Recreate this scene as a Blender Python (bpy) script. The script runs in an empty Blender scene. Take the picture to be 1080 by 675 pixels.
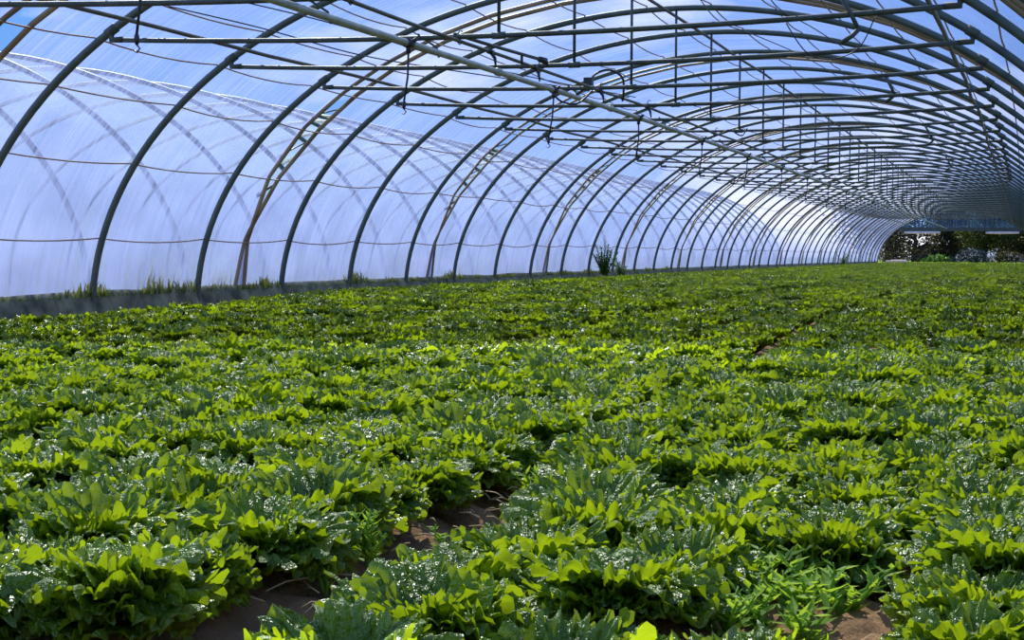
import bpy, math, random
import numpy as np
from mathutils import Vector, Matrix, noise

sc = bpy.context.scene
COL = sc.collection
R = math.radians
PI = math.pi

# ------------------------------------------------------------------ measures of the tunnel
XC, W, H = -3.838, 4.768, 3.259          # centre line, half width, height of the hoops
ZT, LT, SAG = 2.297, 3.272, 0.082        # tie bars
Y0, SP = 13.265, 2.0                     # first full hoop on the left, spacing
I0, I1 = -3, 43                          # hoops built
YEND = Y0 + SP * I1
CAMH = 0.674

def bend(y):
    t = max(0.0, y - 15.0)
    return -0.0125 * t * t / (t + 10.0), -0.0055 * t * t / (t + 12.0)

def shell(y, th, off=0.0):
    """point on the tunnel's skin: th = 0 on the right at the ground, pi on the left"""
    dx, dz = bend(y)
    c, s = math.cos(th), math.sin(th)
    n = Vector((c / W, 0, s / H)).normalized()
    return Vector((XC + dx + W * c + n.x * off, y, H * s + dz + n.z * off))

# ------------------------------------------------------------------ helpers
def new_obj(name, me, mat=None, parent=None):
    o = bpy.data.objects.new(name, me)
    COL.objects.link(o)
    if mat is not None and me is not None and len(me.materials) == 0:
        me.materials.append(mat)
    if parent is not None:
        o.parent = parent
    return o

def tag(o, label=None, cat=None, group=None, kind=None):
    if label: o['label'] = label
    if cat: o['category'] = cat
    if group: o['group'] = group
    if kind: o['kind'] = kind
    return o

def empty(name, loc, label, cat, group=None):
    o = bpy.data.objects.new(name, None)
    o.empty_display_size = 0.1
    COL.objects.link(o)
    o.location = loc
    return tag(o, label, cat, group)

class MB:
    def __init__(self):
        self.v, self.f, self.n = [], [], 0
    def add(self, V, F):
        V = np.asarray(V, float).reshape(-1, 3)
        self.v.append(V)
        self.f += [tuple(i + self.n for i in q) for q in F]
        self.n += len(V)
        return self
    def tube(self, pts, r, n=8, cap=True):
        P = [Vector(p) for p in pts]
        m = len(P)
        rr = r if hasattr(r, '__len__') else [r] * m
        up = None
        V = []
        for i in range(m):
            t = (P[min(i + 1, m - 1)] - P[max(i - 1, 0)]).normalized()
            if up is None:
                a = Vector((0, 0, 1)) if abs(t.z) < .9 else Vector((1, 0, 0))
                up = (a - t * a.dot(t)).normalized()
            else:
                up = (up - t * up.dot(t)).normalized()
            s = t.cross(up)
            for k in range(n):
                an = 2 * PI * k / n
                V.append(P[i] + (up * math.cos(an) + s * math.sin(an)) * rr[i])
        F = []
        for i in range(m - 1):
            for k in range(n):
                k2 = (k + 1) % n
                F.append((i * n + k, i * n + k2, (i + 1) * n + k2, (i + 1) * n + k))
        if cap:
            F.append(tuple(range(n - 1, -1, -1)))
            F.append(tuple(range((m - 1) * n, m * n)))
        return self.add(V, F)
    def box(self, c, s, rot=None):
        M = rot or Matrix.Identity(3)
        V = [Vector(c) + M @ Vector((x * s[0] / 2, y * s[1] / 2, z * s[2] / 2)) for x in (-1, 1) for y in (-1, 1) for z in (-1, 1)]
        F = [(0, 1, 3, 2), (4, 6, 7, 5), (0, 4, 5, 1), (2, 3, 7, 6), (0, 2, 6, 4), (1, 5, 7, 3)]
        return self.add(V, F)
    def mesh(self, name, smooth=True):
        me = bpy.data.meshes.new(name)
        V = np.concatenate(self.v) if self.v else np.zeros((0, 3))
        me.from_pydata([tuple(v) for v in V], [], self.f)
        if smooth:
            me.polygons.foreach_set('use_smooth', [True] * len(me.polygons))
        me.update()
        return me
    def build(self, name, mat, parent=None, smooth=True, origin=None):
        if origin is not None:
            self.v = [v - np.array(origin) for v in self.v]
        o = new_obj(name, self.mesh(name, smooth), mat, parent)
        if origin is not None:
            o.location = origin
        return o

def grid_mesh(name, V, nu, nv, uv=None, smooth=True):
    """V: (nu*nv,3) array, row-major"""
    me = bpy.data.meshes.new(name)
    i = np.arange(nu * nv).reshape(nu, nv)
    F = np.stack([i[:-1, :-1], i[1:, :-1], i[1:, 1:], i[:-1, 1:]], -1).reshape(-1, 4)
    me.vertices.add(len(V)); me.vertices.foreach_set('co', np.asarray(V, np.float32).ravel())
    me.loops.add(F.size); me.loops.foreach_set('vertex_index', F.ravel().astype(np.int32))
    me.polygons.add(len(F))
    me.polygons.foreach_set('loop_start', np.arange(0, F.size, 4, dtype=np.int32))
    me.polygons.foreach_set('loop_total', np.full(len(F), 4, np.int32))
    me.polygons.foreach_set('use_smooth', [smooth] * len(F))
    if uv is not None:
        l = me.uv_layers.new(name='UVMap')
        l.data.foreach_set('uv', np.asarray(uv, np.float32)[F.ravel()].ravel())
    me.update(); me.validate()
    return me

# ------------------------------------------------------------------ materials
def mat(name):
    m = bpy.data.materials.new(name); m.use_nodes = True
    nt = m.node_tree; nt.nodes.clear()
    out = nt.nodes.new('ShaderNodeOutputMaterial')
    return m, nt, out
def N(nt, typ, **kw):
    n = nt.nodes.new(typ)
    for k, v in kw.items():
        if k.startswith('i_'):
            n.inputs[k[2:].replace('_', ' ')].default_value = v
        else:
            setattr(n, k, v)
    return n
def ramp(nt, pts, fac):
    n = nt.nodes.new('ShaderNodeValToRGB')
    e = n.color_ramp.elements
    while len(e) < len(pts): e.new(0.5)
    for k, (p, c) in enumerate(pts):
        e[k].position = p; e[k].color = (*c, 1)
    nt.links.new(fac, n.inputs[0])
    return n
def simple(name, c1, c2, scale=8, rough=.5, metal=0, bump=.0, bscale=40, coord='Object', stretch=None, spec=.5):
    m, nt, out = mat(name)
    tc = N(nt, 'ShaderNodeTexCoord')
    src = tc.outputs[coord]
    if stretch:
        mp = N(nt, 'ShaderNodeMapping'); mp.inputs['Scale'].default_value = stretch
        nt.links.new(src, mp.inputs[0]); src = mp.outputs[0]
    nz = N(nt, 'ShaderNodeTexNoise', i_Scale=scale, i_Detail=5.0)
    nt.links.new(src, nz.inputs['Vector'])
    rp = ramp(nt, [(.3, c1), (.7, c2)], nz.outputs[0])
    b = N(nt, 'ShaderNodeBsdfPrincipled', i_Roughness=rough, i_Metallic=metal)
    b.inputs['Specular IOR Level'].default_value = spec
    nt.links.new(rp.outputs[0], b.inputs['Base Color'])
    if bump:
        n2 = N(nt, 'ShaderNodeTexNoise', i_Scale=bscale, i_Detail=4.0)
        nt.links.new(src, n2.inputs['Vector'])
        bp = N(nt, 'ShaderNodeBump', i_Strength=bump, i_Distance=.02)
        nt.links.new(n2.outputs[0], bp.inputs['Height']); nt.links.new(bp.outputs[0], b.inputs['Normal'])
    nt.links.new(b.outputs[0], out.inputs[0])
    return m

M_HOOP = simple('hoop steel', (.060, .092, .080), (.10, .14, .115), 6, .5, .3, .1, 60)
M_TIE = simple('tie steel', (.045, .065, .055), (.09, .115, .09), 10, .5, .3, .1, 60)
M_PIPE = simple('galvanised pipe', (.34, .37, .28), (.52, .55, .44), 9, .42, .35, .1, 50)
M_PURLIN = simple('weathered purlin', (.07, .08, .055), (.16, .14, .085), 4, .5, .3, .1, 50)
M_BLACK = simple('black plastic', (.012, .014, .016), (.03, .033, .035), 20, .4)
M_WIRE = simple('rusty wire', (.24, .11, .045), (.45, .36, .27), 1.1, .7, 0)
M_HEM = simple('tan film hem', (.16, .11, .05), (.42, .33, .19), 2.5, .5, 0, .3, 30)
M_WHITE = simple('white rolled film', (.62, .64, .68), (.8, .8, .82), 5, .4, 0, .3, 30)
M_PLINTH = simple('mossy ground sheet', (.035, .042, .022), (.25, .27, .15), 5, .75, 0, .7, 14)
M_BARK = simple('bark', (.035, .022, .016), (.09, .06, .045), 8, .9, 0, .6, 30)
M_SHED = simple('dark shed boards', (.03, .02, .016), (.07, .045, .035), 4, .8, 0, .3, 12)
M_BLOCK = simple('pale stone', (.5, .4, .35), (.7, .58, .5), 6, .8, 0, .4, 20)
M_STRAW = simple('dry straw', (.30, .22, .09), (.48, .38, .18), 6, .7)

def leaf_mat(name, base, lite, trans, rough=.33, tw=.5, bump=.35, bscale=70., spec=.5):
    m, nt, out = mat(name)
    tc = N(nt, 'ShaderNodeTexCoord'); uv = N(nt, 'ShaderNodeUVMap')
    oi = N(nt, 'ShaderNodeObjectInfo')
    sep = N(nt, 'ShaderNodeSeparateXYZ'); nt.links.new(uv.outputs[0], sep.inputs[0])
    nz = N(nt, 'ShaderNodeTexNoise', i_Scale=14.0, i_Detail=3.0)
    nt.links.new(tc.outputs['Object'], nz.inputs['Vector'])
    # radius along the leaf + noise + the plant's own tint
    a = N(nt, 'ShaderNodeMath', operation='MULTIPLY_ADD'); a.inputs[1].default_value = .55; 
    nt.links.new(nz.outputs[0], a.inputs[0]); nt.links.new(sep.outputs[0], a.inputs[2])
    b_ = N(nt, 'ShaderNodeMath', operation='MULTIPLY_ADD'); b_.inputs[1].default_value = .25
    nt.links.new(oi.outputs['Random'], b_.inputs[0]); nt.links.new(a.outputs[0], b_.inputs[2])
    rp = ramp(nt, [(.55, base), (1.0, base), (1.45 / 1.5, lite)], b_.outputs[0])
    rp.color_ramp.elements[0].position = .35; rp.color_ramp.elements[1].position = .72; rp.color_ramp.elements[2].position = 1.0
    p = N(nt, 'ShaderNodeBsdfPrincipled', i_Roughness=rough)
    p.inputs['Specular IOR Level'].default_value = spec
    nt.links.new(rp.outputs[0], p.inputs['Base Color'])
    t = N(nt, 'ShaderNodeBsdfTranslucent')
    mx = N(nt, 'ShaderNodeMix', data_type='RGBA', blend_type='MULTIPLY'); mx.inputs[0].default_value = 1
    nt.links.new(rp.outputs[0], mx.inputs[6]); mx.inputs[7].default_value = (*trans, 1)
    nt.links.new(mx.outputs[2], t.inputs[0])
    ms = N(nt, 'ShaderNodeMixShader'); ms.inputs[0].default_value = tw
    nt.links.new(p.outputs[0], ms.inputs[1]); nt.links.new(t.outputs[0], ms.inputs[2])
    if bump:
        n2 = N(nt, 'ShaderNodeTexNoise', i_Scale=bscale, i_Detail=2.5, i_Roughness=.6)
        nt.links.new(tc.outputs['Object'], n2.inputs['Vector'])
        bp = N(nt, 'ShaderNodeBump', i_Strength=bump, i_Distance=.02)
        nt.links.new(n2.outputs[0], bp.inputs['Height']); nt.links.new(bp.outputs[0], p.inputs['Normal'])
    nt.links.new(ms.outputs[0], out.inputs[0])
    return m
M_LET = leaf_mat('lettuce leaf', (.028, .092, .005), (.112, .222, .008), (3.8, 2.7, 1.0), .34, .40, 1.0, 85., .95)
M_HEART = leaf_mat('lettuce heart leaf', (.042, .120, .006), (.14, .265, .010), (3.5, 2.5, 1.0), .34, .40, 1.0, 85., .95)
M_WEED = leaf_mat('weed leaf', (.17, .34, .035), (.26, .44, .05), (2.0, 1.7, 1.0), .55, .45, 0, 70., .25)
M_BUSH = leaf_mat('bush leaf', (.045, .12, .02), (.09, .20, .035), (1.5, 1.5, 1.0), .45, .35, 0)
M_GRASS = leaf_mat('grass blade', (.12, .18, .04), (.26, .28, .09), (1.6, 1.5, .8), .5, .4, 0)
M_TREE = leaf_mat('tree leaf', (.035, .055, .014), (.10, .14, .03), (1.5, 1.4, .8), .5, .35, 0)
M_DARKTREE = leaf_mat('dark tree leaf', (.022, .026, .012), (.05, .05, .02), (1.3, 1.2, .8), .5, .3, 0)

def film_mat(name, clear, tcol, dcol, streak=.5, gloss=.05, blotch=(.82, 1.0, 1.3), refl=.28):
    """weathered polythene: part of the light goes straight through, part is scattered"""
    m, nt, out = mat(name)
    uv = N(nt, 'ShaderNodeUVMap')
    mp = N(nt, 'ShaderNodeMapping'); mp.inputs['Scale'].default_value = (11., .22, 1)
    nt.links.new(uv.outputs[0], mp.inputs[0])
    nz = N(nt, 'ShaderNodeTexNoise', i_Scale=1.0, i_Detail=6.0, i_Roughness=.72)
    nt.links.new(mp.outputs[0], nz.inputs['Vector'])
    mr = N(nt, 'ShaderNodeMapRange'); mr.inputs[1].default_value = .36; mr.inputs[2].default_value = .64
    mr.inputs[3].default_value = clear - streak * .5; mr.inputs[4].default_value = clear + streak * .5
    nt.links.new(nz.outputs[0], mr.inputs[0])
    # the sheet is dustier and less clear towards the ground
    sp0 = N(nt, 'ShaderNodeSeparateXYZ'); nt.links.new(uv.outputs[0], sp0.inputs[0])
    hf = N(nt, 'ShaderNodeMath', operation='SINE'); hm_ = N(nt, 'ShaderNodeMath', operation='DIVIDE'); hm_.inputs[1].default_value = 4.0
    nt.links.new(sp0.outputs[1], hm_.inputs[0]); nt.links.new(hm_.outputs[0], hf.inputs[0])
    hr = N(nt, 'ShaderNodeMapRange'); hr.inputs[1].default_value = .12; hr.inputs[2].default_value = .5; hr.inputs[3].default_value = -.22; hr.inputs[4].default_value = .15
    nt.links.new(hf.outputs[0], hr.inputs[0])
    ad = N(nt, 'ShaderNodeMath', operation='ADD', use_clamp=True); nt.links.new(mr.outputs[0], ad.inputs[0]); nt.links.new(hr.outputs[0], ad.inputs[1])
    # dust and splash dirt low on the sheet, where the soil reaches it
    sep = N(nt, 'ShaderNodeSeparateXYZ'); nt.links.new(uv.outputs[0], sep.inputs[0])
    tr = N(nt, 'ShaderNodeBsdfTransparent'); tr.inputs[0].default_value = (*tcol, 1)
    tl = N(nt, 'ShaderNodeBsdfTranslucent')
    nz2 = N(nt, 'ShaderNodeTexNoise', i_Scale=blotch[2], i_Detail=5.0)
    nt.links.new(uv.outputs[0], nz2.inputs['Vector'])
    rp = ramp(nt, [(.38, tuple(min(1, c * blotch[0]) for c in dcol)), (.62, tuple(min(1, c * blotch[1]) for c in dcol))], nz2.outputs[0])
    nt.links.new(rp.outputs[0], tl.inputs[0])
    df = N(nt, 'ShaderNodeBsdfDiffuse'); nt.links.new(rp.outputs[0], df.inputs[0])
    m1 = N(nt, 'ShaderNodeMixShader'); m1.inputs[0].default_value = refl
    nt.links.new(tl.outputs[0], m1.inputs[1]); nt.links.new(df.outputs[0], m1.inputs[2])
    m2 = N(nt, 'ShaderNodeMixShader')
    nt.links.new(ad.outputs[0], m2.inputs[0]); nt.links.new(m1.outputs[0], m2.inputs[1]); nt.links.new(tr.outputs[0], m2.inputs[2])
    gl = N(nt, 'ShaderNodeBsdfGlossy', i_Roughness=.18)
    bp = N(nt, 'ShaderNodeBump', i_Strength=.25, i_Distance=.02)
    nt.links.new(nz.outputs[0], bp.inputs['Height']); nt.links.new(bp.outputs[0], gl.inputs['Normal'])
    m3 = N(nt, 'ShaderNodeMixShader'); m3.inputs[0].default_value = gloss
    nt.links.new(m2.outputs[0], m3.inputs[1]); nt.links.new(gl.outputs[0], m3.inputs[2])
    nt.links.new(m3.outputs[0], out.inputs[0])
    return m
M_FILM = film_mat('tunnel film', .38, (.97, .98, 1.0), (.31, .385, .68), .54)
M_ENDFILM = film_mat('end film', .75, (.30, .52, .92), (.10, .22, .5), .2)
M_OUTFILM = film_mat('old film with painted glare', .60, (.97, .98, 1.0), (.54, .60, .82), .16, 0.0, (.80, 1.70, .5), .62)  # strong pale blotches in the colour imitate white glare on the neighbouring film

def soil_mat():
    m, nt, out = mat('soil')
    tc = N(nt, 'ShaderNodeTexCoord')
    n1 = N(nt, 'ShaderNodeTexNoise', i_Scale=5.0, i_Detail=8.0, i_Roughness=.65)
    n2 = N(nt, 'ShaderNodeTexNoise', i_Scale=55.0, i_Detail=6.0, i_Roughness=.7)
    for n in (n1, n2): nt.links.new(tc.outputs['Object'], n.inputs['Vector'])
    rp = ramp(nt, [(.3, (.27, .145, .055)), (.55, (.46, .27, .12)), (.8, (.64, .42, .22))], n1.outputs[0])
    b = N(nt, 'ShaderNodeBsdfPrincipled', i_Roughness=.95)
    bp = N(nt, 'ShaderNodeBump', i_Strength=1.0, i_Distance=.03)
    nt.links.new(n2.outputs[0], bp.inputs['Height']); nt.links.new(bp.outputs[0], b.inputs['Normal'])
    nt.links.new(rp.outputs[0], b.inputs['Base Color']); nt.links.new(b.outputs[0], out.inputs[0])
    return m
M_SOIL = soil_mat()
M_GROUND = simple('rough meadow', (.045, .085, .02), (.12, .17, .045), 3, .9, 0, .8, 20)

# ------------------------------------------------------------------ the setting
def furrow_x(y):
    """middle of the bare furrow between the two beds"""
    return -1.30 - .040 * (y - 3.0) if y < 14 else -1.74 - .016 * (y - 14)

ys = np.concatenate([np.arange(-8, 2.0, 1.0), np.arange(2.0, 2.4, .05), np.arange(2.4, 5.0, .022), np.arange(5.0, 7.0, .05), np.arange(7.0, 14, .25), np.arange(14, YEND + 1.5, 2.0)])
xs = np.concatenate([np.arange(-8.75, -2.6, .4), np.arange(-2.6, -1.8, .05), np.arange(-1.8, -.2, .022), np.arange(-.2, .8, .05), np.arange(.8, 1.1, .1)])
V = np.zeros((len(ys), len(xs), 3))
for a, y in enumerate(ys):
    dx, dz = bend(y)
    for b, x in enumerate(xs):
        fx = furrow_x(y)
        g = math.exp(-((x - fx) / .16) ** 2)
        z = -.05 * g + .035 * noise.noise(Vector((x * 2.2, y * 2.2, 0)))
        if 1.5 < y < 8: z += (.045 * noise.noise(Vector((x * 8, y * 8, 3))) + .030 * noise.noise(Vector((x * 19, y * 19, 7))) + .014 * noise.noise(Vector((x * 43, y * 43, 5))))
        V[a, b] = (x + dx, y, z + dz)
floor = new_obj('floor', grid_mesh('floor', V.reshape(-1, 3), len(ys), len(xs)), M_SOIL)
tag(floor, 'brown crumbly soil floor of the tunnel', 'floor', kind='structure')

gy = np.arange(-30, 200, 5.0); gx = np.array([-90, -60, -40, -25, -18, -14, -11, -9.0, -4, 0, 1.5, 4, 8, 15, 30, 60, 100.])
V = np.array([[(x + bend(y)[0], y, bend(min(y, 130))[1] - .10 - .03 * noise.noise(Vector((x, y, 0)))) for x in gx] for y in gy])
ground = new_obj('ground', grid_mesh('ground', V.reshape(-1, 3), len(gy), len(gx)), M_GROUND)
tag(ground, 'rough green meadow ground outside the tunnel', 'ground', kind='structure')

# strings round the skin, as angles; index 1 .. n from the left ground upwards
STR = [167.5, 154.6, 143.7, 135.5, 128.0, 119.5, 111.0, 102.5, 94.0, 85.5, 77.0, 68.5, 60.0, 51.0, 43.0, 34.0, 25.0, 12.5]
ORD = ['first', 'second', 'third', 'fourth', 'fifth', 'sixth', 'seventh', 'eighth', 'ninth', 'tenth', 'eleventh', 'twelfth', 'thirteenth',
       'fourteenth', 'fifteenth', 'sixteenth', 'seventeenth', 'eighteenth', 'nineteenth', 'twentieth']
TENS = {2: 'twenty', 3: 'thirty', 4: 'forty', 5: 'fifty', 6: 'sixty', 7: 'seventy', 8: 'eighty', 9: 'ninety'}
TENTHS = {2: 'twentieth', 3: 'thirtieth', 4: 'fortieth', 5: 'fiftieth', 6: 'sixtieth', 7: 'seventieth', 8: 'eightieth', 9: 'ninetieth'}
def ordinal(k):                               # 1-based
    if k <= 20: return ORD[k - 1]
    t, u = divmod(k, 10)
    return TENTHS[t] if u == 0 else TENS[t] + '-' + ORD[u - 1]

FILM_OFF = .07
def gap_half(thdeg):
    """half the width of the slit between two neighbouring sheets, along the tunnel"""
    a = thdeg if thdeg > 90 else 180 - thdeg
    pts = [(90, .17), (119.5, .17), (135.5, .175), (143.7, .19), (154.6, .125), (167.5, -.035), (180, -.13)]
    for (a0, h0), (a1, h1) in zip(pts, pts[1:]):
        if a <= a1: return h0 + (h1 - h0) * (a - a0) / (a1 - a0)
    return -.13

gaps = [-7.5 + 3 * k for k in range(0, 18)]   # in hoop indices
rng = random.Random(4)
NT = 110
TH = [PI * k / (NT - 1) for k in range(NT)]
for s in range(len(gaps) - 1):
    g0, g1 = gaps[s], min(gaps[s + 1], I1 + .15)
    if g0 >= I1: break
    last = g1 == I1 + .15
    NY = 31
    V, UV = [], []
    for a in range(NY):
        t = a / (NY - 1)
        for b, th in enumerate(TH):
            d = gap_half(math.degrees(th))
            ya = Y0 + SP * g0 + d; yb = Y0 + SP * g1 - (0 if last else d)
            y = ya + (yb - ya) * t
            fr = (y - Y0) / SP; fr -= math.floor(fr)
            off = FILM_OFF - .02 * math.sin(PI * fr) ** 2 + .012 * noise.noise(Vector((y * 1.2, th * 6, s)))
            if d < 0: off += .012 * (1 if s % 2 else -1) * (-d / .13)
            V.append(shell(y, th, off)); UV.append((y, th * 4.0))
    me = grid_mesh('ceiling', np.array(V), NY, NT, UV)
    o = new_obj('ceiling', me, M_FILM)
    vis = max(0, s - 1)
    tag(o, 'translucent bluish film sheet over the tunnel, %s of the sheets counted from the near end' % ordinal(s + 1), kind='structure')
    # the thick tan hems along both edges of the sheet
    for side in (0, 1):
        g = g0 if side == 0 else g1
        if (side == 1 and last) or g < -5: continue
        sg = 1 if side == 0 else -1
        pts = []
        brk = [180] + STR + [0]
        for k in range(len(brk) - 1):
            for q in range(6):
                a = brk[k] + (brk[k + 1] - brk[k]) * q / 6
                p = shell(Y0 + SP * g + sg * gap_half(a), R(a), FILM_OFF - .02)
                # the hem is pulled straight between two strings
                p0 = shell(Y0 + SP * g + sg * gap_half(brk[k]), R(brk[k]), FILM_OFF - .02)
                p1 = shell(Y0 + SP * g + sg * gap_half(brk[k + 1]), R(brk[k + 1]), FILM_OFF - .02)
                l = p0.lerp(p1, q / 6)
                pts.append(p.lerp(l, .9))
        mb = MB().tube(pts, .026 if g < 3 else .018, 6)
        mb.build('film_hem', M_HEM, o)

# the dark ground sheet along the foot of the left skin, and on the right
for side, sgn in (('left', -1), ('right', 1)):
    V = []; prof = [(.00, -.06), (.02, .05), (.045, .13), (.07, .19), (.10, .215), (.16, .20), (.20, .05)]
    yy = np.arange(-7, YEND + .1, .25)
    for y in yy:
        dx, dz = bend(y)
        for q, (px, pz) in enumerate(prof):
            nx = .035 * noise.noise(Vector((y * 1.3, q * .5, 2))) + .012 * noise.noise(Vector((y * 6, q * .8, 5)))
            V.append((XC + dx + sgn * (W - .07 + px) + nx, y, pz * (1 + .10 * noise.noise(Vector((y * .7, 0, 9)))) + dz))
    o = new_obj('baseboard_' + side, grid_mesh('baseboard_' + side, np.array(V), len(yy), len(prof)), M_PLINTH)
    tag(o, 'dark mossy ground sheet along the %s foot of the tunnel' % side, kind='structure')

# ------------------------------------------------------------------ hoops with tie bar and hanger rod
GH = 'slate green steel hoops of the tunnel'
for i in range(I0, I1 + 1):
    y = Y0 + SP * i
    dx, dz = bend(y)
    base = Vector((XC + dx - W, y, dz))
    k = i - I0 + 1
    far = i > 18
    where = {-3: 'above the top edge of the photo at right', -2: 'crossing only the top right corner', -1: 'cutting the top left corner of the photo',
             0: 'with its foot nearest at left'}.get(i, 'counted from the near end')
    if i in (-3, -2, -1, 0):
        lab = 'slate green steel hoop %s' % where
    else:
        lab = 'slate green steel hoop, %s behind the leftmost hoop foot' % ordinal(i)
    root = empty('tunnel_hoop', base, lab, 'hoop', GH)
    n = 48 if far else 72
    mb = MB()
    pts = [Vector((XC + dx + W * math.cos(PI * q / n), y, H * math.sin(PI * q / n) + dz)) for q in range(n + 1)]
    pts = [pts[0] - Vector((0, 0, .12))] + pts + [pts[-1] - Vector((0, 0, .12))]
    mb.tube(pts, .033 if i < 4 else .029, 8 if far else 10)
    mb.v = [v - np.array(base) for v in mb.v]
    mb.build('hoop_tube', M_HOOP, root)
    if i > 31: continue
    # tie bar, sagging a little
    mb = MB()
    tp = [Vector((XC + dx + LT * t, y, ZT + dz - SAG * (1 - t * t))) for t in np.linspace(-1, 1, 17)]
    mb.tube(tp, .020 if i < 4 else .0165, 8)
    mb.v = [v - np.array(base) for v in mb.v]
    tie = mb.build('tie_bar', M_TIE, root)
    if i < 14:
        for sg in (-1, 1):
            mb = MB()
            p = Vector((XC + dx + sg * LT, y, ZT + dz))
            an = math.acos(LT / W)
            hp = shell(y, an if sg > 0 else PI - an, 0)
            mb.tube([p - Vector((sg * .10, 0, 0)), p, hp], .026, 8)
            tg = Vector((W * math.sin(an) * sg, 0, -H * math.cos(an))).normalized()
            mb.tube([hp - tg * .05, hp - tg * .05, hp + tg * .05, hp + tg * .05], [.034, .041, .041, .034], 10)
            mb.v = [v - np.array(base) for v in mb.v]
            mb.build('end_clamp', M_TIE, tie)
    mb = MB().tube([(XC + dx, y, ZT + dz - SAG), (XC + dx, y, H + dz)], .0135, 8)
    mb.tube([(XC + dx - .05, y, ZT + dz - SAG), (XC + dx + .05, y, ZT + dz - SAG)], .027, 8)
    mb.v = [v - np.array(base) for v in mb.v]
    mb.build('hanger_rod', M_TIE, root)

# hoops of the next tunnel on the left, outside the film
GN_ = 'hoops of the neighbouring tunnel'
NX = XC - 2 * W - .8
for i in range(-1, 26):
    y = Y0 + SP * i + 1.2
    dx, dz = bend(y)
    base = (NX + dx + W, y, dz - .1)
    mb = MB().tube([(NX + dx + W * math.cos(PI * q / 48), y, max(-.1, H * math.sin(PI * q / 48)) + dz - (.12 if q in (0, 48) else 0)) for q in range(49)], .034, 8)
    o = mb.build('neighbour_hoop', M_HOOP, origin=base)
    tag(o, 'blurred hoop of the neighbouring tunnel outside the left film, %s from the near end' % ordinal(i + 2), 'hoop', GN_)

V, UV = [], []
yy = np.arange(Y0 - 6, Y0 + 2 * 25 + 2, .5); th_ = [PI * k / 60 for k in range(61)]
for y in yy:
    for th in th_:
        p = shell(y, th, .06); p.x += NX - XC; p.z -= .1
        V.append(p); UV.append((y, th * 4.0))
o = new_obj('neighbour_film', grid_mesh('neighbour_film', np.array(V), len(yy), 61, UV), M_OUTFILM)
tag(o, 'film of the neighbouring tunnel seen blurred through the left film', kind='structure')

# ------------------------------------------------------------------ strings between the hoops and the film
GS = 'rusty strings under the film'
for k, a in enumerate(STR):
    mb = MB()
    pts = []
    rr = random.Random(k)
    for i in range(I0 - 1, I1):
        sg = rr.uniform(.02, .055)
        for q in range(6):
            t = q / 6
            y = Y0 + SP * (i + t)
            sag = sg * 4 * t * (1 - t)
            p = shell(y, R(a), .043)
            p.z -= sag
            p += (Vector((XC + bend(y)[0], y, p.z)) - p).normalized() * .0 if a < 150 else Vector((.012 * 4 * t * (1 - t), 0, 0))
            pts.append(p)
    mb.tube(pts, .0075, 5)
    if a > 90: side = 'left'
    else: side = 'right'
    kk = k + 1 if a > 90 else len(STR) - k
    lab = 'thin rusty string under the film, %s from the ground on the %s side' % (ordinal(kk), side)
    o = mb.build('film_string', M_WIRE, origin=pts[0])
    tag(o, lab, 'string', GS)

# ------------------------------------------------------------------ long pipes
def long_pipe(name, x, z, r, y0, y1, m, label, cat, wob=0.0, step=1.0, group=None, parent=None):
    pts = []
    for y in np.arange(y0, y1, step):
        dx, dz = bend(y)
        pts.append(Vector((x + dx + wob * noise.noise(Vector((y * .4, x, 0))), y, z + dz + wob * noise.noise(Vector((y * .4, x, 9))))))
    o = MB().tube(pts, r, 10).build(name, m, parent, origin=pts[0] if parent is None else None)
    if parent is None: tag(o, label, cat, group)
    return o
GP = 'long purlins of the tunnel'
long_pipe('purlin_pipe', XC - 3.03, 2.425, .0185, 5.5, YEND, M_PURLIN, 'slim brownish purlin pipe running along the left ends of the tie bars', 'purlin', .03, 2.0, GP)
long_pipe('purlin_pipe', XC + 3.03, 2.425, .0185, 5.5, YEND, M_PURLIN, 'slim brownish purlin pipe running along the right ends of the tie bars', 'purlin', .03, 2.0, GP)
long_pipe('ridge_pipe', XC - .05, H - .055, .017, 5.5, YEND, M_PURLIN, 'slim ridge pipe running along the very top of the hoops', 'ridge pipe', .02, 2.0)

# thick pale irrigation main under the tie bars
MX, MZ = -4.50, 2.165
def main_pt(y):
    dx, dz = bend(y); return Vector((MX + dx, y, MZ + dz))
root = empty('irrigation_main', main_pt(5.0), 'thick pale galvanised irrigation pipe hung under the tie bars', 'pipe')
def loc(mb): mb.v = [v - np.array(main_pt(5.0)) for v in mb.v]; return mb
loc(MB().tube([main_pt(y) for y in np.arange(5.0, YEND - 1, 1.0)], .0265, 12)).build('pipe', M_PIPE, root)
CL = [7.4, 11.13, 14.85, 18.3, 22.1, 25.9, 29.7, 33.4, 37.2, 41.0, 44.8, 48.6]
for y in CL:
    p = main_pt(y)
    mb = MB().tube([p - Vector((0, .05, 0)), p + Vector((0, .05, 0))], .037, 12)
    mb.tube([p + Vector((.0, .03, .0)), p + Vector((.055, .03, .035))], .016, 8)
    mb.tube([p - Vector((0, .03, 0)), p + Vector((-.05, -.03, .03))], .012, 8)
    mb.tube([p, p - Vector((0, 0, .075))], .020, 8)
    loc(mb).build('coupling', M_BLACK, root)
for y in (13.2, 17.0, 20.3, 24.0):
    p = main_pt(y)
    loc(MB().tube([p - Vector((0, .04, 0)), p - Vector((0, .035, 0)), p + Vector((0, .035, 0)), p + Vector((0, .04, 0))], [.028, .036, .036, .028], 12)).build('joint_sleeve', M_PIPE, root)
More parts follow.
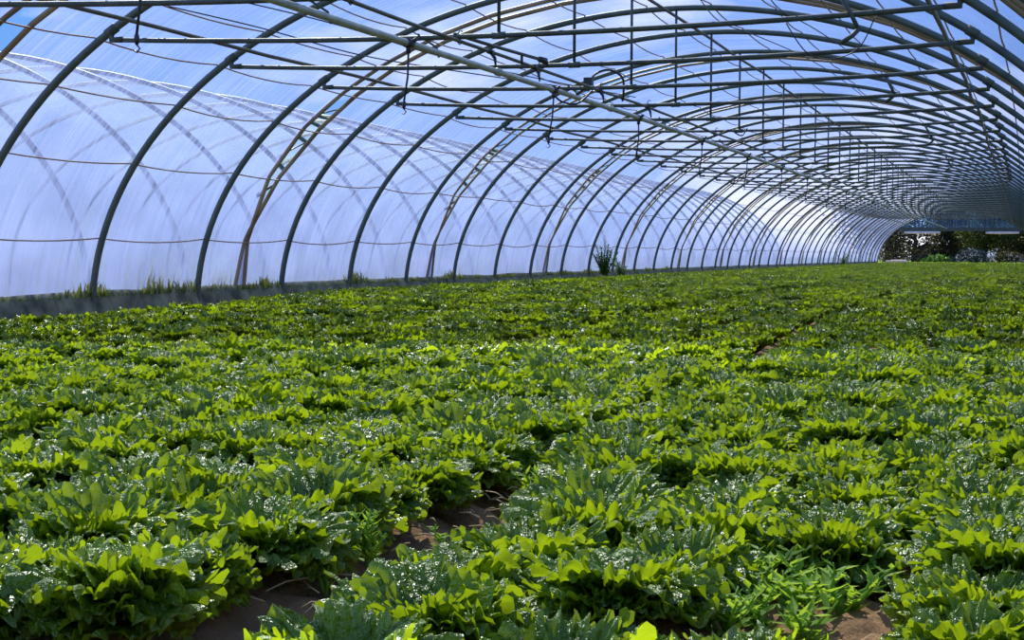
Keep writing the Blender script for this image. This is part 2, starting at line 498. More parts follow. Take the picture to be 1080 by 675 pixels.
for i in (-2, -1, 1, 3, 5, 7, 9, 11):       # slanted rods that hang the pipe from a tie bar
    y = Y0 + SP * i; dx, dz = bend(y)
    mb = MB().tube([Vector((MX + dx + .03, y - .02, ZT + dz - SAG * .9 + .02)), Vector((MX + dx + .0, y + .45, MZ + dz + .035)), Vector((MX + dx - .01, y + .52, MZ + dz - .03))], .009, 6)
    loc(mb).build('support_rod', M_TIE, root)

# sprinklers hanging from the main
GSP = 'drop tubes hanging under the irrigation pipe'
for k, y in enumerate(CL[:10]):
    p = main_pt(y) - Vector((0, 0, .07))
    lab = 'thin dark sprinkler drop tube under the pale irrigation pipe, %s from the near end' % ordinal(k + 1)
    rt = empty('drop_sprinkler', p, lab, 'sprinkler', GSP)
    lean = Vector((-.02 - .015 * (k % 3), 0, -.33 - .03 * ((k * 7) % 3)))
    MB().tube([Vector((0, 0, 0)), lean * .5 + Vector((.012, 0, 0)), lean], .0085, 6).build('drop_tube', M_BLACK, rt)
    mb = MB().tube([lean, lean - Vector((0, 0, .03)), lean - Vector((0, 0, .055))], [.011, .017, .008], 8)
    mb.tube([lean + Vector((.0, 0, -.055)), lean + Vector((.018, 0, -.075)), lean + Vector((.0, 0, -.095)), lean + Vector((-.014, 0, -.085))], .005, 6)
    mb.build('nozzle', M_BLACK, rt)

# second slim line beside the main, with hooks and a looped hose
LX, LZ = -4.14, 2.185
def line_pt(y):
    dx, dz = bend(y); return Vector((LX + dx + .012 * noise.noise(Vector((y * .5, 3, 0))), y, LZ + dz + .012 * noise.noise(Vector((y * .5, 8, 0)))))
root = empty('sprinkler_line', line_pt(5.0), 'slim pipe beside the thick irrigation pipe, hooked to the tie bars', 'pipe')
def loc2(mb): mb.v = [v - np.array(line_pt(5.0)) for v in mb.v]; return mb
loc2(MB().tube([line_pt(y) for y in np.arange(5.0, 60, .8)], .0145, 10)).build('pipe', M_PURLIN, root)
for i in range(-3, 14):
    y = Y0 + SP * i; p = line_pt(y); dx, dz = bend(y)
    pts = [p + Vector((.02, 0, -.005)), p + Vector((0, 0, -.024)), p + Vector((-.022, 0, 0)), p + Vector((-.014, 0, .05)), p + Vector((0, 0, .085)), p + Vector((.022, 0, .07))]
    loc2(MB().tube(pts, .005, 6)).build('wire_hook', M_BLACK, root)
for y in (11.95, 13.1, 15.2, 17.2):
    p = line_pt(y)
    mb = MB().tube([p - Vector((0, .05, 0)), p + Vector((0, .05, 0))], .022, 8)
    mb.tube([p, p + Vector((.03, .02, -.05)), p + Vector((.045, .0, -.12))], [.016, .014, .006], 7)
    loc2(mb).build('sprinkler_head', M_BLACK, root)

def wire(name, pts, r, m, label, cat, group=None):
    # smooth through the points
    P = [Vector(p) for p in pts]; out = []
    for a in range(len(P) - 1):
        p0, p1, p2, p3 = P[max(a - 1, 0)], P[a], P[a + 1], P[min(a + 2, len(P) - 1)]
        for q in range(8):
            t = q / 8
            out.append(.5 * ((2 * p1) + (p2 - p0) * t + (2 * p0 - 5 * p1 + 4 * p2 - p3) * t * t + (3 * p1 - p0 - 3 * p2 + p3) * t ** 3))
    out.append(P[-1])
    return tag(MB().tube(out, r, 7).build(name, m, origin=out[0]), label, cat, group)
q = line_pt(15.6)
wire('hose', [q + Vector((-.25, -.35, -.03)), q + Vector((-.16, -.3, .05)), q + Vector((-.10, -.2, .18)), q + Vector((.02, -.1, .23)), q + Vector((.10, .1, .17)), q + Vector((.05, .35, .04)), q + Vector((0, .5, -.02))],
     .012, M_BLACK, 'black hose looped over the slim pipe in the middle of the roof', 'hose')
q = line_pt(14.9)
wire('hose', [q + Vector((-.34, -.2, -.05)), q + Vector((-.25, -.15, -.14)), q + Vector((-.12, -.05, -.15)), q + Vector((-.02, .1, -.02))], .010, M_BLACK,
     'short black hose sagging between the slim pipe and the thick pipe', 'hose')
q = line_pt(20.9)
wire('hose', [q + Vector((0, -.4, .02)), q + Vector((.10, -.1, -.05)), q + Vector((.22, .1, .03)), q + Vector((.36, .2, -.04)), q + Vector((.42, .3, .06))], .010, M_BLACK,
     'black hose wriggling to the right of the slim pipe far up the roof', 'hose')
wire('cable', [(-6.9, 11.4, 2.62), (-6.4, 12.4, 2.52), (-5.95, 13.6, 2.40), (-5.4, 14.9, 2.36), (-4.9, 15.9, 2.33), (-4.3, 17.0, 2.28)], .006, M_BLACK,
     'thin black cable sagging across the left of the roof between tie bars', 'cable')
wire('cable', [(-6.7, 11.6, 2.75), (-6.0, 13.0, 2.62), (-5.6, 14.6, 2.50), (-5.1, 16.5, 2.44), (-4.6, 18.5, 2.42)], .006, M_BLACK,
     'second thin black cable sagging higher across the left of the roof', 'cable')
wire('cable', [shell(16.0, R(84), -.06), shell(17.6, R(85), -.10), shell(19, R(83), -.07), shell(20.5, R(79), -.10), shell(23, R(77), -.08), shell(27, R(76), -.06)], .006, M_BLACK,
     'thin wavy cable close under the roof, left of two near the top edge', 'cable')
wire('cable', [shell(14.6, R(73), -.06), shell(16, R(74), -.10), shell(17.6, R(72), -.08), shell(19.2, R(69), -.11), shell(22, R(68), -.07)], .006, M_BLACK,
     'thin wavy cable close under the roof, right of two near the top edge', 'cable')
# slack loop under the right of the roof
wire('cable', [(-1.95, 12.7, 2.42), (-1.80, 12.75, 2.20), (-1.62, 12.8, 2.14), (-1.40, 12.8, 2.22), (-1.26, 12.6, 2.42)], .005, M_BLACK,
     'slack thin cable hanging in a loop beside the slanted drop bracket', 'cable')
# control box clipped on a tie bar
b = line_pt(15.2); bx = Vector((b.x - .13, Y0 + SP * 1, ZT - SAG * .97 + .042))
rt = empty('valve_box', bx, 'small dark valve box on a tie bar beside the slim pipe', 'box')
MB().box((0, 0, .02), (.085, .07, .075)).build('case', M_BLACK, rt, smooth=False)
MB().tube([(0, 0, -.02), (0, 0, -.065)], .014, 8).build('clip', M_TIE, rt)

# short braces and drop brackets
rt = empty('spray_arm', (-4.18, 11.25, 2.235), 'short slanted spray arm hanging left of the first roof hanger', 'spray arm')
MB().tube([(0, 0, 0), (.12, .45, -.03), (.27, 1.25, -.055)], .014, 8).build('arm_tube', M_TIE, rt)
MB().tube([(.27, 1.25, -.055), (.29, 1.33, -.06), (.30, 1.38, -.10)], [.024, .03, .008], 8).tube([(.2, 1.0, -.05), (.2, 1.0, -.12)], .012, 6).build('spray_nozzle', M_BLACK, rt)
GB = 'drop brackets on the right half of the roof'
for k, (x, y, z, s) in enumerate([(-1.36, 11.22, 2.40, 1.0), (-1.62, 17.28, 2.47, .85), (-1.66, 24.0, 2.42, .85), (-1.8, 31.4, 2.4, .85)]):
    rt = empty('drop_bracket', (x, y, z), 'slanted drop bracket on the right of the roof, %s from the near end' % ordinal(k + 1), 'bracket', GB)
    MB().tube([(0, 0, 0), (.07 * s, 0, -.12 * s), (.13 * s, 0, -.24 * s)], .015, 8).build('bracket_rod', M_TIE, rt)
    MB().tube([(.14 * s, 0, -.235 * s), (.09 * s, 0, -.285 * s), (.02 * s, 0, -.33 * s)], .017, 8).build('bracket_foot', M_TIE, rt)

# props that spread the slit between two sheets on the left
GPR = 'spreader sticks in the film slits'
k = 0
for g in (1.5, 4.5, 7.5, 10.5):
    for a, tw in ((157.5, .02), (149.5, -.05), (140.5, .0)):
        if g > 5 and a == 157.5: continue
        y = Y0 + SP * g
        d = gap_half(a)
        p0 = shell(y - d - .03, R(a + 1.2), FILM_OFF); p1 = shell(y + d + .03, R(a - 1.2 + tw * 20), FILM_OFF)
        k += 1
        o = MB().tube([p0, p1], .008 if a != 157.5 else .016, 6).build('spreader_stick', M_BLACK, origin=p0)
        tag(o, 'short dark stick across the film slit behind the %s hoop foot, %s' % (ordinal(int(g + 1.5)), {157.5: 'lowest of its slit', 149.5: 'above the second string', 140.5: 'topmost of its slit'}[a]), 'stick', GPR)

# ------------------------------------------------------------------ the far end
ye = YEND + .10
dx, dz = bend(ye)
V, UV, F = [], [], []
zb = ZT - .12
a0 = math.asin(zb / H)
n = 40
for q in range(n + 1):
    a = a0 + (PI - 2 * a0) * q / n
    x = XC + dx + W * math.cos(a)
    for z in (zb + dz, H * math.sin(a) + dz + .03):
        V.append((x, ye, z)); UV.append((x, z))
wall_end = new_obj('wall_back', grid_mesh('wall_back', np.array(V), n + 1, 2, UV), M_ENDFILM)
tag(wall_end, 'blue clear film filling the top of the far gable', kind='structure')
mb = MB()
for x in (-1.9, -.9, .55, 1.9):
    mb.tube([(XC + dx + x, ye - .05, zb + dz), (XC + dx + x, ye - .05, H * math.sqrt(1 - (x / W) ** 2) + dz)], .035, 6)
mb.build('gable_posts', M_HOOP, wall_end)
wx = W * math.cos(a0)
o = MB().box((XC + dx, ye - .05, zb + dz - .04), (2 * wx, .12, .22)).build('trim_1', M_TIE, smooth=False)
tag(o, 'thick dark beam across the far gable above the opening', kind='structure')
for nm, x0, x1 in (('left end', -3.2, -1.1), ('right end', 1.5, 3.4)):
    p0 = Vector((XC + dx + x0, ye - .05, zb + dz - .23)); p1 = Vector((XC + dx + x1, ye - .05, zb + dz - .22))
    o = MB().tube([p0.lerp(p1, t) for t in np.linspace(0, 1, 8)], [.06, .075, .08, .085, .08, .085, .075, .06], 10).build('rolled_film', M_WHITE, origin=p0)
    tag(o, 'white rolled up film under the %s of the far gable beam' % nm, 'rolled film', 'rolled film at the far gable')
    for t in (.25, .75):
        p = p0.lerp(p1, t) - p0
        MB().tube([p + Vector((0, 0, .08)), p + Vector((0, 0, .22))], .02, 6).build('tie_strap', M_BLACK, o)

# ------------------------------------------------------------------ leaves: generic little plants
def leaf_quad(mb_v, mb_f, uv, p, d, up, l, w):
    """a folded, pointed leaf of six vertices"""
    s = d.cross(up).normalized(); u2 = s.cross(d).normalized()
    n0 = len(mb_v)
    pts = [p, p + d * l * .4 + s * w * .5 + u2 * w * .12, p + d * l * .5 - u2 * w * .10, p + d * l * .4 - s * w * .5 + u2 * w * .12, p + d * l]
    mb_v += pts
    uv += [0, .6, .5, .6, 1]
    mb_f += [(n0, n0 + 1, n0 + 2), (n0, n0 + 2, n0 + 3), (n0 + 1, n0 + 4, n0 + 2), (n0 + 2, n0 + 4, n0 + 3)]
def leaf_mesh(name, v, f, uv):
    me = bpy.data.meshes.new(name)
    me.from_pydata([tuple(p) for p in v], [], f)
    l = me.uv_layers.new(name='UVMap')
    idx = np.zeros(len(me.loops), np.int32); me.loops.foreach_get('vertex_index', idx)
    a = np.array(uv, np.float32)[idx]
    l.data.foreach_set('uv', np.stack([a, np.zeros_like(a)], 1).ravel())
    me.update()
    return me

def weed_parts(seed, h, nst, spread, leafl, leafw, dens):
    rg = random.Random(seed)
    st = MB(); v, f, uv = [], [], []
    for s in range(nst):
        a = rg.uniform(0, 2 * PI); sp = rg.uniform(.2, 1) * spread
        hh = h * rg.uniform(.55, 1)
        pts = [Vector((0, 0, -.02))]
        for q in range(1, 6):
            t = q / 5
            pts.append(Vector((math.cos(a) * sp * t ** 1.2 + rg.uniform(-.01, .01), math.sin(a) * sp * t ** 1.2 + rg.uniform(-.01, .01), hh * t)))
        st.tube(pts, [.006 * (1 - .6 * q / 5) * (h / .4 + .5) for q in range(6)], 5)
        m = int(dens * hh)
        for q in range(m):
            t = .12 + .88 * q / m
            k = min(4, int(t * 5)); p = pts[k].lerp(pts[k + 1], t * 5 - k)
            b = q * 2.4 + rg.uniform(-.4, .4)
            el = rg.uniform(.0, .9)
            d = Vector((math.cos(b) * math.cos(el), math.sin(b) * math.cos(el), math.sin(el)))
            sc_ = rg.uniform(.7, 1.15) * (1.05 - .45 * t)
            leaf_quad(v, f, uv, p, d, Vector((0, 0, 1)), leafl * sc_, leafw * sc_)
    return st.mesh('stem'), leaf_mesh('foliage', v, f, uv)
def weed(name, loc_, seed, h, nst, spread, ll, lw, dens, m, label, cat, group=None):
    st, fo = weed_parts(seed, h, nst, spread, ll, lw, dens)
    rt = empty(name, loc_, label, cat, group)
    new_obj('stem', st, M_WEED if h < .4 else m, rt); new_obj('foliage', fo, m, rt)
    return rt
def gz(x, y): return bend(y)[1]

weed('tall_weed', (-8.42, 31.4, gz(0, 31) + .02), 3, .86, 15, .30, .10, .055, 75, M_BUSH, 'tall dark leafy weed standing against the left film', 'weed')
weed('tall_weed', (-8.20, 31.9, gz(0, 31)), 8, .52, 8, .28, .10, .05, 60, M_BUSH, 'lower dark weed just right of the tall leafy weed', 'weed')
weed('tall_weed', (-8.66, 74, gz(0, 74)), 5, .75, 8, .5, .12, .07, 40, M_BUSH, 'dark weed at the far left foot of the tunnel', 'weed')
GW = 'small weeds on the bare soil'
weed('small_weed', (-1.31, 3.03, .0), 11, .125, 7, .05, .042, .012, 150, M_WEED, 'feathery bright weed on the bare soil of the furrow', 'weed', GW)
weed('small_weed', (-1.19, 3.16, .0), 12, .09, 6, .05, .036, .010, 150, M_WEED, 'smaller feathery weed behind the bright one in the furrow', 'weed', GW)
weed('small_weed', (-1.33, 2.86, .0), 13, .05, 4, .04, .035, .009, 120, M_WEED, 'tiny sprout in front of the feathery weed in the furrow', 'weed', GW)
weed('small_weed', (-1.22, 3.95, .0), 14, .13, 6, .09, .06, .014, 120, M_WEED, 'thin weed farther up the furrow between the beds', 'weed', GW)
weed('small_weed', (-.52, 3.02, .0), 15, .105, 6, .09, .055, .026, 100, M_WEED, 'leafy weed at the left of the gap in the right bed', 'weed', GW)
weed('small_weed', (-.41, 2.86, .0), 16, .095, 7, .09, .06, .030, 100, M_WEED, 'leafy weed at the front of the gap in the right bed', 'weed', GW)
weed('small_weed', (-.36, 3.10, .0), 17, .10, 6, .09, .055, .024, 100, M_WEED, 'leafy weed at the back of the gap in the right bed', 'weed', GW)
weed('small_weed', (-.56, 2.84, .0), 18, .10, 5, .08, .055, .024, 100, M_WEED, 'pale weed nearest the lettuces left of the gap', 'weed', GW)
weed('small_weed', (-.46, 3.22, .0), 19, .12, 4, .06, .06, .022, 90, M_WEED, 'upright weed between gap and lettuces behind it', 'weed', GW)

rgw = random.Random(31)
for k, (x, y, wh) in enumerate(((-.60, 2.72, 'front left corner'), (-.50, 2.68, 'front edge'), (-.38, 2.72, 'front right corner'), (-.34, 2.94, 'right edge'), (-.47, 2.92, 'middle'),
                                (-.60, 2.95, 'left edge'), (-.55, 3.13, 'back left corner'), (-.43, 3.16, 'back edge'), (-.46, 2.78, 'front half'), (-.40, 3.02, 'back half'))):
    weed('small_weed', (x, y, -.005), 40 + k, rgw.uniform(.07, .12), 7, .10, rgw.uniform(.045, .07), rgw.uniform(.018, .03), 110, M_WEED,
         'low leafy weed at the %s of the gap in the right bed' % wh, 'weed', GW)

# dry straw lying in the furrow (nobody would count it)
rg = random.Random(77); mb = MB()
for k in range(90):
    y = rg.uniform(2.6, 4.6); x = furrow_x(y) + rg.gauss(.02, .10); a = rg.uniform(0, PI); l = rg.uniform(.03, .10)
    d = Vector((math.cos(a), math.sin(a), rg.uniform(-.1, .25))) * l
    p = Vector((x, y, -.01 + rg.uniform(0, .03)))
    mb.tube([p, p + d * .5 + Vector((0, 0, .006)), p + d], .0017, 4)
tag(mb.build('dry_straw', M_STRAW), 'bits of dry straw scattered on the bare furrow', 'straw', kind='stuff')

# grass outside along the left film
def grass(name, n, fx, fh, label, seed, m=M_GRASS):
    rg = random.Random(seed); v, f, uv = [], [], []
    for k in range(n):
        x, y, h = fx(rg); h *= rg.uniform(.4, 1.1)
        dxx, dzz = bend(y)
        a = rg.uniform(0, 2 * PI); lean = rg.uniform(.1, .5) * h
        p = Vector((x + dxx, y, dzz + fh)); w = rg.uniform(.006, .012) * (1 + y / 40)
        s = Vector((math.cos(a + 1.57), math.sin(a + 1.57), 0)) * w
        q1 = p + Vector((math.cos(a) * lean * .3, math.sin(a) * lean * .3, h * .6)); q2 = p + Vector((math.cos(a) * lean, math.sin(a) * lean, h))
        n0 = len(v); v += [p - s, p + s, q1 + s * .7, q1 - s * .7, q2]; uv += [0, 0, .5, .5, 1.0]
        f += [(n0, n0 + 1, n0 + 2, n0 + 3), (n0 + 3, n0 + 2, n0 + 4)]
    return tag(new_obj(name, leaf_mesh(name, v, f, uv), m), label, 'grass', kind='stuff')
def gout(rg):
    y = 8 + 40 * rg.random() ** 1.4
    c = noise.noise(Vector((y * .9, 0, 4)))
    return XC - W - rg.uniform(.13, .30), y, .12 + .30 * max(0, c + .25) + (.22 if 14.3 < y < 15.2 else 0) + (.08 if 13.5 < y < 20 else 0)
grass('outside_grass', 9000, gout, -.02, 'pale green grass growing outside against the left film', 5)
def gin(rg):
    y = 9 + 30 * rg.random() ** 1.6
    c = max(0, noise.noise(Vector((y * 1.1, 0, 4))) + .15)
    return XC - W + rg.uniform(-.06, .04), y, .03 + .20 * c + (.12 if 14.3 < y < 15.3 else 0)
grass('ledge_grass', 2600, gin, .16, 'short grass sprouting on top of the left ground sheet', 6)
def gend(rg):
    y = rg.uniform(YEND + .6, YEND + 14)
    return XC + rg.uniform(-6, 7), y, .28
grass('meadow_grass', 9000, gend, -.1, 'fresh green meadow grass beyond the far opening', 9, M_WEED)

# ------------------------------------------------------------------ beyond the far opening
def tree(x, y, h, w, seed, m, nleaf, label, group, ls=.2, low=.1):
    rg = random.Random(seed)
    dx, dz = bend(min(y, 130))
    rt = empty('tree', (x, y, dz - .1), label, 'tree', group)
    tr = MB(); v, f, uv = [], [], []
    tr.tube([(0, 0, 0), (.05, 0, h * .3), (-.03, .05, h * .6), (0, 0, h * .9)], [.16, .13, .08, .02], 7)
    tips = []
    for k in range(26):
        t = rg.uniform(.06, .7); a = rg.uniform(0, 2 * PI); l = w * rg.uniform(.5, 1.0) * (1.1 - .3 * t)
        p0 = Vector((0, 0, h * t)); p1 = p0 + Vector((math.cos(a) * l * .5, math.sin(a) * l * .5, l * .2)); p2 = p0 + Vector((math.cos(a) * l, math.sin(a) * l, l * rg.uniform(.1, .6)))
        tr.tube([p0, p1, p2], [.045, .03, .01], 5); tips += [p1, p2]
        for q in range(4):
            e = p1.lerp(p2, rg.random()); d = Vector((rg.gauss(0, 1), rg.gauss(0, 1), rg.gauss(.3, .6))).normalized() * w * .3
            tr.tube([e, e + d], [.012, .005], 4); tips.append(e + d)
    for k in range(nleaf):
        c = rg.choice(tips)
        p = c + Vector((rg.gauss(0, 1), rg.gauss(0, 1), rg.gauss(0, .8))) * w * .16
        if p.z < low: p.z = low + rg.random() * .4
        d = Vector((rg.gauss(0, 1), rg.gauss(0, 1), rg.gauss(0, .7))).normalized()
        leaf_quad(v, f, uv, p, d, Vector((.1, .2, 1)), ls * rg.uniform(.7, 1.3), ls * .6)
    new_obj('trunk', tr.mesh('trunk'), M_BARK, rt)
    new_obj('crown', leaf_mesh('crown', v, f, uv), m, rt)
GT = 'trees beyond the far opening'
ex = XC + bend(YEND)[0]
tree(ex - 5.0, 109, 4.6, 1.6, 1, M_DARKTREE, 1500, 'bare dark tree at the left edge of the far opening', GT)
tree(ex - 3.6, 113, 4.8, 1.7, 2, M_DARKTREE, 500, 'bare dark tree just right of the left edge, before the bright sky', GT)
tree(ex - 1.0, 108, 5.0, 1.2, 3, M_DARKTREE, 3200, 'narrow dark tree right of the bright patch of sky', GT)
tree(ex + 1.0, 112, 5.4, 2.0, 4, M_TREE, 6000, 'olive green tree in the middle of the far opening', GT)
tree(ex + 3.4, 114, 5.2, 1.9, 5, M_DARKTREE, 5000, 'dark brown tree right of the olive green tree', GT)
tree(ex + 5.6, 111, 5.0, 1.9, 6, M_TREE, 5000, 'olive tree at the right edge of the far opening', GT)
tree(ex + 8.2, 115, 5.4, 2.2, 7, M_DARKTREE, 4000, 'dark tree outside the right foot of the far gable', GT)
tree(ex - 7.6, 116, 5.4, 2.2, 8, M_DARKTREE, 3000, 'dark tree behind the left foot of the far gable', GT)
for k_, (x_, y_) in enumerate(((-6.5, 124), (-1.5, 123), (1.6, 125), (4.6, 124), (7.6, 123), (10.6, 125))):
    tree(ex + x_, y_, 5.6, 2.4, 31 + k_, M_DARKTREE, 3500, 'big dark tree in the back row behind the far opening, %s from the left' % ordinal(k_ + 1), GT, .34)
# dense undergrowth
def shrub(x, y, h, w, seed, m, n, label):
    rg = random.Random(seed); v, f, uv = [], [], []; st = MB()
    dx, dz = bend(min(y, 130))
    rt = empty('shrub', (x, y, dz - .1), label, 'shrub', 'shrubs beyond the far opening')
    for k in range(14):
        a = rg.uniform(0, 2 * PI); st.tube([(0, 0, 0), (math.cos(a) * w * .4, math.sin(a) * w * .3, h * .5), (math.cos(a) * w * .8, math.sin(a) * w * .5, h * rg.uniform(.6, .95))], [.03, .02, .008], 5)
    for k in range(n):
        p = Vector((rg.gauss(0, .5) * w, rg.gauss(0, .35) * w, 0)); p.z = rg.random() ** .8 * h * max(.15, 1 - (p.x / w / 1.3) ** 2)
        d = Vector((rg.gauss(0, 1), rg.gauss(0, 1), rg.gauss(.2, .7))).normalized()
        leaf_quad(v, f, uv, p, d, Vector((.1, .2, 1)), .17 * rg.uniform(.7, 1.3), .10)
    new_obj('stem', st.mesh('stem'), M_BARK, rt); new_obj('foliage', leaf_mesh('foliage', v, f, uv), m, rt)
M_BLUE = leaf_mat('grey blue shrub leaf', (.05, .065, .075), (.13, .155, .17), (1.2, 1.2, 1.2), .5, .3, 0)
shrub(ex - 4.2, 106.5, .9, 1.5, 21, M_DARKTREE, 900, 'low dark shrub at the left of the far opening')
shrub(ex + .5, 106.0, 1.05, 1.3, 22, M_BLUE, 1200, 'grey blue low shrub in the middle of the far opening')
shrub(ex + 2.6, 107.0, .95, 1.4, 23, M_DARKTREE, 1100, 'low dark shrub right of the grey blue one in the middle')
shrub(ex + 4.6, 106.5, .8, 1.5, 24, M_BLUE, 1100, 'grey blue low shrub at the right of the far opening')
shrub(ex - 1.6, 106.6, .7, 1.2, 25, M_BUSH, 900, 'green low shrub below the bright patch of sky')
# shed with a gable roof
sx, sy = ex - 2.6, 112.2; sz = bend(112)[1] - .15
rt = empty('shed', (sx, sy, sz), 'small dark shed with pitched roof beyond the far opening', 'shed')
V = [(-1.1, -1, 0), (1.1, -1, 0), (1.1, -1, 1.0), (0, -1, 1.55), (-1.1, -1, 1.0), (-1.1, 1, 0), (1.1, 1, 0), (1.1, 1, 1.0), (0, 1, 1.55), (-1.1, 1, 1.0)]
MB().add(V, [(0, 1, 2, 3, 4), (9, 8, 7, 6, 5), (0, 4, 9, 5), (1, 6, 7, 2)]).build('wall', M_SHED, rt, smooth=False)
mb = MB()
for sg in (-1, 1):
    a = math.atan2(.55, 1.1)
    mb.box((sg * .62, 0, 1.30), (1.48, 2.3, .05), Matrix.Rotation(sg * a, 3, 'Y'))
mb.build('roof', M_SHED, rt, smooth=False)
MB().box((.0, -1.02, .42), (.6, .04, .84)).build('door', M_BARK, rt, smooth=False)
o = MB().box((0, 0, .14), (1.3, .7, .3)).box((.1, 0, .31), (.9, .5, .06)).build('stone_block', M_BLOCK, origin=(0, 0, 0), smooth=False)
o.location = (ex - 3.75, YEND + 1.6, bend(YEND)[1] - .05)
mod = o.modifiers.new('bevel', 'BEVEL'); mod.width = .04; mod.segments = 2
tag(o, 'pale pinkish stone block at the left foot of the far opening', 'block')

# ------------------------------------------------------------------ lettuces
def head_meshes(seed):
    rg = np.random.default_rng(seed)
    whorls = {'outer_leaves': [(7, .155, 20, 34, 60, .30), (8, .160, 40, 66, 58, .30), (8, .162, 58, 84, 56, .35)],
              'heart_leaves': [(7, .150, 70, 84, 54, .5), (6, .128, 80, 68, 58, .8)]}
    nr, na = 10, 91
    out = {}
    a0 = rg.uniform(0, 6.28)
    for part, wl in whorls.items():
        VV, FF, UU, nb = [], [], [], 0
        for (n, Rl, e0, rec, fan, cup) in wl:
            a0 += .45
            for k in range(n):
                az = a0 + 2 * PI * k / n + rg.uniform(-.22, .22)
                Rk = Rl * rg.uniform(.86, 1.12); e = R(e0 + rg.uniform(-9, 9)); rc = R(rec * rg.uniform(.7, 1.25)); fa = R(fan * rg.uniform(.85, 1.1))
                r = (1 - .94 * (1 - np.linspace(0, 1, nr)) ** 1.35)[:, None]; ph = np.linspace(-1, 1, na)[None, :]
                p1, p2, p3, p4 = rg.uniform(0, 6.28, 4)
                f1, f2, f3 = rg.uniform(6.5, 9.5), rg.uniform(19, 27), rg.uniform(46, 58)
                edge = 1 + .04 * r ** 4 * np.sin(f3 * ph + p3) + .045 * r ** 3 * np.sin(f2 * ph + p2) + .035 * np.sin(f1 * ph + p4) - .20 * np.abs(ph) ** 3
                rr = r * Rk * edge
                al = rr * np.cos(ph * fa); b = rr * np.sin(ph * fa)
                # pitch along the leaf
                t = al / Rk
                ts = np.linspace(0, 1.2, 60)
                pit = e - rc * np.clip(ts, 0, 1.2) ** 1.4
                X = np.concatenate([[0], np.cumsum(np.cos(pit[:-1]) * (ts[1] - ts[0]))]) * Rk
                Z = np.concatenate([[0], np.cumsum(np.sin(pit[:-1]) * (ts[1] - ts[0]))]) * Rk
                x = np.interp(t, ts, X); z = np.interp(t, ts, Z); pp = np.interp(t, ts, pit)
                edg = np.maximum(r ** 2.6, .0) * (1 + 0 * ph)
                ruf = Rk * (.075 * r ** 2 * np.sin(f1 * ph + p1 + 1.5 * r) + .042 * r ** 4 * np.sin(f2 * ph + p2 + 1.5 * r) + .052 * r ** 5 * np.sin(f3 * ph + p4)
                            + (.022 * np.sin(17 * r + p3) * np.sin(21 * ph + p4) + .016 * np.sin(29 * r + p1) * np.sin(37 * ph + p2)) * r)
                cupz = cup * b * b / Rk * (1 - .3 * r) - .03 * Rk * np.exp(-(ph / .12) ** 2) * r * (1 - r) * 4 * .5
                nrm = ruf + cupz
                x = x - np.sin(pp) * nrm; z = z + np.cos(pp) * nrm
                y = b + .035 * Rk * r ** 6 * np.sin(f3 * ph + p1); x = x + .04 * Rk * r ** 5 * np.sin(f2 * ph + p1)
                x = x + .012
                ca, sa = math.cos(az), math.sin(az)
                V = np.stack([x * ca - y * sa, x * sa + y * ca, z + .012], -1).reshape(-1, 3)
                i = np.arange(nr * na).reshape(nr, na) + nb
                FF.append(np.stack([i[:-1, :-1], i[1:, :-1], i[1:, 1:], i[:-1, 1:]], -1).reshape(-1, 4))
                VV.append(V); UU.append(np.stack([(r + 0 * ph), (ph + 0 * r)], -1).reshape(-1, 2)); nb += nr * na
        V = np.concatenate(VV); F = np.concatenate(FF); U = np.concatenate(UU)
        V[:, 2] = np.maximum(V[:, 2], .004)
        me = bpy.data.meshes.new(part)
        me.vertices.add(len(V)); me.vertices.foreach_set('co', V.astype(np.float32).ravel())
        me.loops.add(F.size); me.loops.foreach_set('vertex_index', F.ravel().astype(np.int32))
        me.polygons.add(len(F))
        me.polygons.foreach_set('loop_start', np.arange(0, F.size, 4, dtype=np.int32)); me.polygons.foreach_set('loop_total', np.full(len(F), 4, np.int32))
        me.polygons.foreach_set('use_smooth', [True] * len(F))
        l = me.uv_layers.new(name='UVMap'); l.data.foreach_set('uv', U.astype(np.float32)[F.ravel()].ravel())
        me.update(); me.validate()
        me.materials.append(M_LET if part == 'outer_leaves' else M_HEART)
        out[part] = me
    return out
NV = 7
HEADS = [head_meshes(100 + k) for k in range(NV)]

# camera maths (shared by the choice of the nearest lettuces)
YAW, PITCH, ROLL, FPX = .319404, .046684, .004749, 1692.56
X_ = Vector((math.cos(YAW), math.sin(YAW), 0)); Yh = Vector((-math.sin(YAW), math.cos(YAW), 0)); Zw = Vector((0, 0, 1))
FWD = Yh * math.cos(PITCH) - Zw * math.sin(PITCH)
UPV = Yh * math.sin(PITCH) + Zw * math.cos(PITCH)
RT = X_ * math.cos(ROLL) + UPV * math.sin(ROLL); UP = -X_ * math.sin(ROLL) + UPV * math.cos(ROLL)
CAM = Vector((0, 0, CAMH))
def px(p):
    d = Vector(p) - CAM; w = d.dot(FWD)
    if w < .2: return None
    return 540 + FPX * d.dot(RT) / w, 337.5 - FPX * d.dot(UP) / w, w

